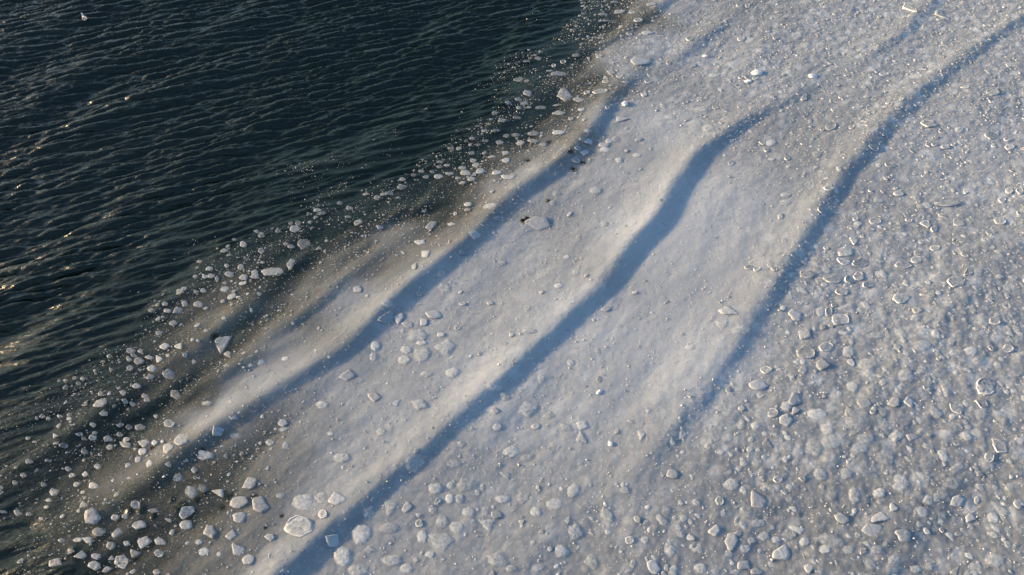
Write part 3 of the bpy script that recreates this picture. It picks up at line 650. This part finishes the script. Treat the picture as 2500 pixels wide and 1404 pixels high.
KIND = {'c': ('ice_floe', 'ice floe', 'bright floe', 'bright ice floes scattered through the slush'),
        's': ('sunken_floe', 'ice floe', 'half-sunk floe', 'half-sunk ice floes in the slush'),
        'r': ('ice_pan', 'ice pan', 'rimmed pan', 'rimmed ice pans in the slush'),
        't': ('ice_lump', 'ice lump', 'white lump', 'white ice lumps standing out of the slush')}
ORD = ['leftmost', 'second', 'third', 'fourth', 'fifth', 'sixth', 'seventh', 'eighth', 'ninth', 'tenth', 'eleventh', 'twelfth', 'thirteenth', 'fourteenth']
def crest_d(k, s, t):
    g, c = TAB[k][0], TAB[k][1]
    return t - float(np.interp(s, g, c))
def where_words(x, y, X, Y, cv_):
    s, t = st(X, Y)
    dm, dl, dr = crest_d(0, s, t), crest_d(1, s, t), crest_d(2, s, t)
    for nm, d in (('left', dl), ('middle', dm), ('right', dr)):
        if -1.1 < d < .25: return f'on sunlit face of {nm} swell'
        if .25 <= d < 1.5: return f'in blue shadow of {nm} swell'
    if dl < 0: return 'in dark slush by open water' if cv_ < .4 else 'in brown slush left of swells'
    if dm < 0: return 'between left and middle swells'
    if dr < 0: return 'between middle and right swells'
    return 'in lumpy slush right of swells'
def row_words(y):
    return ['along top edge', 'upper part', 'middle height', 'lower part', 'along bottom edge'][int(np.searchsorted([150, 480, 850, 1230], y))]
SPECIAL = [((1313,546),'bright floe beside the small black hole in the middle of the slush'),
           ((550,839),'tilted triangular floe with a shining right edge in brown slush'),
           ((2315,496),'long narrow pan with a thick white rim in the lumpy right field'),
           ((735,1285),'very large pale pan with a frosted rim near the bottom left'),
           ((1526,253),'brightest small white lump at the head of the left swell'),
           ((943,776),'three-cornered bluish floe in the blue shadow of the left swell'),
           ((226,1260),'large bluish floe standing at the lower end of the left swell'),
           ((1848,1223),'large slanting bright four-cornered floe in the lumpy field at lower right'),
           ((1085,849),'large pale four-cornered floe, largest of the cluster between left and middle swells'),
           ((2266,302),'leaf-shaped pan with a thick white rim on the upper right'),
           ((2223,20),'triangular pan with a white rim at the top right'),
           ((665,664),'long pointed bright floe at the slush edge on the left'),
           ((1378,232),'large pointed bright floe near the dark edge at the top')]
things = []
NTOP = 298
for i, (x, y, w, h, turn, kd, cn) in enumerate(L_):
    r = np.random.default_rng(1000 + i)
    n = 22 if i < NTOP else 14
    if cn == 0 and kd == 'c' and r.random() < .75: cn = int(r.integers(4, 7))
    px, py = outline(w * 1.04, h * 1.04, turn, cn, n, r)
    ax, ay = unproj(x + px, y - py, z0[i])
    ox, oy = ax - X0[i], ay - Y0[i]
    size = float(np.hypot(ox, oy).mean()) * 2
    cvv = float(cover(np.array([X0[i]]), np.array([Y0[i]]))[0])
    geo = piece(kd, ox, oy, size, r, max(cvv, .1))
    q = rot_of(g0x[i], g0y[i], r, .10 if kd == 't' else .035 if kd != 's' else .01)
    dz = {'c': .008, 's': .001, 'r': .010, 't': 0}[kd]
    loc = (float(X0[i]), float(Y0[i]), float(z0[i]) + dz)
    if i >= NTOP:
        for g_, mi in geo: heap.add(g_, mi, q.to_matrix(), loc)
        continue
    nm, cat, phrase, grp = KIND[kd]
    V, F, so, tn = geo[0][0]
    o = bpy.data.objects.new(nm, make_mesh(nm, V, F, so, tn, [MATS[geo[0][1]]]))
    C.objects.link(o)
    o.location = loc; o.rotation_mode = 'QUATERNION'; o.rotation_quaternion = q
    o["category"] = cat; o["group"] = grp
    for g_, mi in geo[1:]:
        V, F, so, tn = g_
        p = bpy.data.objects.new('frosted_rim', make_mesh('frosted_rim', V, F, so, tn, [MATS[mi]]))
        C.objects.link(p); p.parent = o
    sz = math.sqrt(w * h)
    size_w = 'small' if sz < 24 else 'mid-sized' if sz < 34 else 'large' if sz < 48 else 'huge'
    asp = w / h
    shp = 'three-cornered' if cn == 3 else 'long' if asp > 2.1 else 'four-sided' if cn == 4 else 'oval' if asp > 1.45 else 'angular' if cn in (5, 6, 7) else 'upright' if asp < .85 else 'rounded'
    cvv = float(cover(np.array([X0[i]]), np.array([Y0[i]]))[0])
    lab = f'{size_w} {shp} {phrase} {where_words(x, y, X0[i], Y0[i], cvv)}, {row_words(y)}'
    things.append([o, lab, x, y])
taken = set()
for (sx_, sy_), txt in SPECIAL:
    k = min(range(len(things)), key=lambda k: (things[k][2] - sx_) ** 2 + (things[k][3] - sy_) ** 2)
    if k not in taken and math.hypot(things[k][2] - sx_, things[k][3] - sy_) < 14:
        things[k][0]["label"] = txt; taken.add(k)
byl = {}
for k, tq in enumerate(things):
    if k not in taken: byl.setdefault(tq[1], []).append(tq)
for lab, g in byl.items():
    g.sort(key=lambda tq: tq[2])
    for j, tq in enumerate(g):
        if len(g) == 1: s_ = lab
        elif len(g) == 2: s_ = lab + (', left one of two' if j == 0 else ', right one of two')
        else: s_ = lab + (', leftmost' if j == 0 else ', rightmost' if j == len(g) - 1 else f', {ORD[j]} from left')
        w_ = s_.replace('one of two', 'one')
        tq[0]["label"] = w_ if len(s_.split()) > 16 else s_

# countless small pieces between them
def scatter(n, seed):
    r = np.random.default_rng(seed)
    Y = r.uniform(2.5, 52, n * 2); X = r.uniform(-46, 46, n * 2)
    dp = Y * cp_ + CAM_H * sp_
    m = np.abs(X) < dp * .74 * 1.15
    return X[m], Y[m], r
X, Y, r = scatter(34000, 5)
cv_ = cover(X, Y); lm = grid_s(lumpg, X, Y)
clump = samp(T_SOFT[0], X * 1.7, Y * 1.7, 64.0)
edge_ = sstep(.0, .12, cv_) * (1 - sstep(.45, .8, cv_))
farness = sstep(18, 34, Y)
pr = np.clip(edge_ * (.6 + .45 * clump) + .10 * (cv_ > .4) + 1.0 * lm * (.75 + .25 * clump) + .5 * farness * lm, 0, 1)
m = (r.random(len(X)) < pr) & (cv_ > .01)
X, Y, cv_, lm, farness = X[m], Y[m], cv_[m], lm[m], farness[m]
sizes = .062 * np.exp(.5 * r.standard_normal(len(X)))
sizes = np.where(lm > .35, sizes * (1.4 + 3.0 * (1 - farness) * r.random(len(X)) ** 1.3), sizes)
sizes = np.clip(sizes, .04, .55)
fr = np.array([math.sqrt(q[2] * q[3]) for q in L_]) / F_PX * np.hypot(np.hypot(X0, Y0), CAM_H) * .5
ok = np.ones(len(X), bool)
for k in range(len(L_)):
    ok &= (X - X0[k]) ** 2 + (Y - Y0[k]) ** 2 > (fr[k] * 1.05 + sizes * .45) ** 2
X, Y, cv_, lm, sizes, farness = [v[ok] for v in (X, Y, cv_, lm, sizes, farness)]
z1, g1x, g1y = frames(X, Y)
for i in range(len(X)):
    u = r.random()
    if lm[i] > .3: kd = 'r' if u < .03 + .35 * farness[i] else 's' if u < .95 else 'c'
    elif cv_[i] > .7: kd = 's' if u < .75 else 'c' if u < .93 else 'r'
    else: kd = 'c' if u < .8 else 's' if u < .94 else 'r'
    n = 8 if sizes[i] < .15 else 11
    asp = r.uniform(.6, 1)
    px, py = outline(sizes[i], sizes[i] * asp, r.uniform(0, 180), int(r.choice([0, 3, 4, 4, 5, 6])), n, r)
    q = rot_of(g1x[i], g1y[i], r, .04 if kd == 'c' else .015)
    for g_, mi in piece(kd, px, py, sizes[i], r, max(cv_[i], .1)):
        heap.add(g_, mi, q.to_matrix(), (X[i], Y[i], z1[i] + (.006 if kd != 's' else -.001)))
heap.build("brash_ice")

# crumbs: frazil and splinters a few centimetres across
X, Y, r = scatter(150000, 6)
cv_ = cover(X, Y)
streak = samp(T_WAVELET[0], X * .8, Y * .8, 48.0) + .8 * samp(T_SOFT[0], X * 2, Y * 2, 64.0)
p_edge = sstep(-.16, .03, cv_) * (1 - sstep(.25, .6, cv_)) * sstep(-.2, 1.6, streak)
p_in = .4 * sstep(.1, .4, cv_)
m = r.random(len(X)) < np.clip(p_edge * .6 + p_in, 0, 1)
X, Y = X[m], Y[m]
z2 = surf(X, Y)
N = len(X)
sz = .016 * np.exp(.4 * r.standard_normal(N))
base = np.array([[1, 0, 0], [-.5, .87, 0], [-.5, -.87, 0], [0, 0, 1.0]])
a = r.uniform(0, 6.28, N)
V = np.empty((N, 4, 3))
for k in range(4):
    bx = base[k] + r.uniform(-.25, .25, (N, 3))
    V[:, k, 0] = X + sz * (bx[:, 0] * np.cos(a) - bx[:, 1] * np.sin(a))
    V[:, k, 1] = Y + sz * (bx[:, 0] * np.sin(a) + bx[:, 1] * np.cos(a))
    V[:, k, 2] = z2 + sz * bx[:, 2] * .9 + .004
idx = np.arange(N) * 4
F = np.concatenate([np.stack([idx + p, idx + q, idx + s_], 1) for p, q, s_ in ((0, 1, 3), (1, 2, 3), (2, 0, 3), (0, 2, 1))])
me = bpy.data.meshes.new("ice_crumbs")
me.vertices.add(N * 4); me.vertices.foreach_set("co", V.astype(np.float32).ravel())
me.loops.add(F.size); me.loops.foreach_set("vertex_index", F.ravel().astype(np.int32))
me.polygons.add(len(F)); me.polygons.foreach_set("loop_start", np.arange(0, F.size, 3, dtype=np.int32))
for an, vv in (("solid", np.ones(N * 4)), ("tone", np.repeat(r.uniform(-.3, .4, N), 4))):
    at = me.attributes.new(an, 'FLOAT', 'POINT'); at.data.foreach_set("value", vv.astype(np.float32))
me.update(); me.materials.append(M_RIM)
o = bpy.data.objects.new("ice_crumbs", me); C.objects.link(o); o["kind"] = "stuff"

# ------------------------------------------------------------------ seabird and debris
def flat_mat(name, c, rough=.6):
    m, n, l, b, out = new_mat(name)
    v = obj_vec(n, l); q = noise(n, l, v, 30., 3)
    l.new(mix_c(n, l, q, tuple(x * .8 for x in c), tuple(min(1, x * 1.15) for x in c)), b.inputs['Base Color'])
    b.inputs['Roughness'].default_value = rough; return m
M_WHITE = flat_mat("white feathers", (.78, .76, .72)); M_GREY = flat_mat("grey brown feathers", (.16, .14, .12))
M_BILL = flat_mat("yellow bill", (.6, .4, .08)); M_DARK = flat_mat("dark weed", (.035, .03, .028)); M_ORANGE = flat_mat("yellow brown leaf", (.4, .24, .07))
def loft(name, secs, mat, parent=None, n=12):
    """secs: (x, z centre, half width, half height) along the body"""
    V, F = [], []
    for (x, zc, a, b) in secs:
        for k in range(n):
            t = 2 * math.pi * k / n
            V.append((a * math.cos(t), x, zc + b * math.sin(t)))
    for s_ in range(len(secs) - 1):
        for k in range(n):
            j = (k + 1) % n
            F.append((s_ * n + k, s_ * n + j, (s_ + 1) * n + j, (s_ + 1) * n + k))
    F.append(tuple(range(n))[::-1]); F.append(tuple(len(V) - n + k for k in range(n)))
    me = bpy.data.meshes.new(name); me.from_pydata(V, [], F)
    me.polygons.foreach_set("use_smooth", [True] * len(F)); me.materials.append(mat); me.update()
    o = bpy.data.objects.new(name, me); C.objects.link(o)
    if parent: o.parent = parent
    return o
bx, by = unproj(210, 51)
bird = loft("seabird", [(-.24, .10, .005, .005), (-.22, .10, .03, .015), (-.15, .08, .07, .055), (-.05, .07, .10, .085), (.05, .07, .10, .09), (.12, .09, .075, .08),
                        (.15, .15, .05, .06), (.165, .21, .04, .04), (.18, .245, .042, .042), (.205, .25, .036, .036), (.225, .245, .018, .02), (.232, .243, .006, .008)], M_WHITE, n=14)
bird.location = (float(bx), float(by), float(surf(bx, by)[0]) - .01); bird.rotation_euler = (0, 0, math.radians(38)); bird.scale = (1.15, 1.15, 1.25)
bird["label"] = "white seabird with darker wings floating alone on the open water"; bird["category"] = "seabird"
for sd in (-1, 1):
    wv = loft("wing", [(-.29, .11, .006, .004), (-.22, .115, .03, .012), (-.1, .115, .035, .035), (.03, .11, .03, .045), (.09, .10, .01, .015)], M_GREY, bird, 8)
    wv.location = (sd * .075, 0, .015); wv.rotation_euler = (0, 0, sd * .12)
    ey = loft("eye", [(.188, .255, .001, .001), (.192, .255, .005, .006), (.198, .255, .005, .006), (.202, .255, .001, .001)], M_DARK, bird, 6); ey.location = (sd * .036, 0, 0)
loft("bill", [(.225, .243, .009, .010), (.26, .238, .006, .008), (.285, .228, .002, .003)], M_BILL, bird, 8)
tg = random.Random(3)
def scrap(name, px_, py_, mat, n, ln, label, cat):
    X_, Y_ = unproj(px_, py_)
    zz = float(surf(X_, Y_)[0])
    V, F = [], []
    for k in range(n):
        a = tg.uniform(0, 6.28); x, y, z = tg.gauss(0, ln * .2), tg.gauss(0, ln * .2), .03
        w_ = ln * .09
        b0 = len(V)
        for j in range(6):
            f = w_ * (1 - j / 6) + .002
            V += [(x - f * math.sin(a), y + f * math.cos(a), z), (x + f * math.sin(a), y - f * math.cos(a), z), (x, y, z + f * .8), (x, y, z - f * .5)]
            if j:
                q = b0 + j * 4
                for u, v_ in ((0, 2), (2, 1), (1, 3), (3, 0)): F.append((q - 4 + u, q - 4 + v_, q + v_, q + u))
            x += math.cos(a) * ln / 6; y += math.sin(a) * ln / 6; z += tg.uniform(-.006, .012); a += tg.uniform(-.6, .6)
    me = bpy.data.meshes.new(name); me.from_pydata(V, [], F); me.materials.append(mat); me.update()
    o = bpy.data.objects.new(name, me); C.objects.link(o); o.location = (float(X_), float(Y_), zz)
    o["label"] = label; o["category"] = cat
scrap("seaweed_tangle", 2249, 1236, M_DARK, 7, .11, "tiny dark tangle of weed among ice lumps at lower right", "weed")
scrap("seaweed_scrap", 2139, 933, M_DARK, 2, .05, "dark speck of weed in the lumpy slush of the right field", "weed")
scrap("dead_leaf", 1851, 1361, M_ORANGE, 3, .08, "tiny yellow brown leaf scrap in grey slush near bottom edge", "leaf")
scrap("dead_leaf", 1843, 1039, M_ORANGE, 2, .05, "tiny reddish brown scrap in smooth slush below the right swell", "leaf")
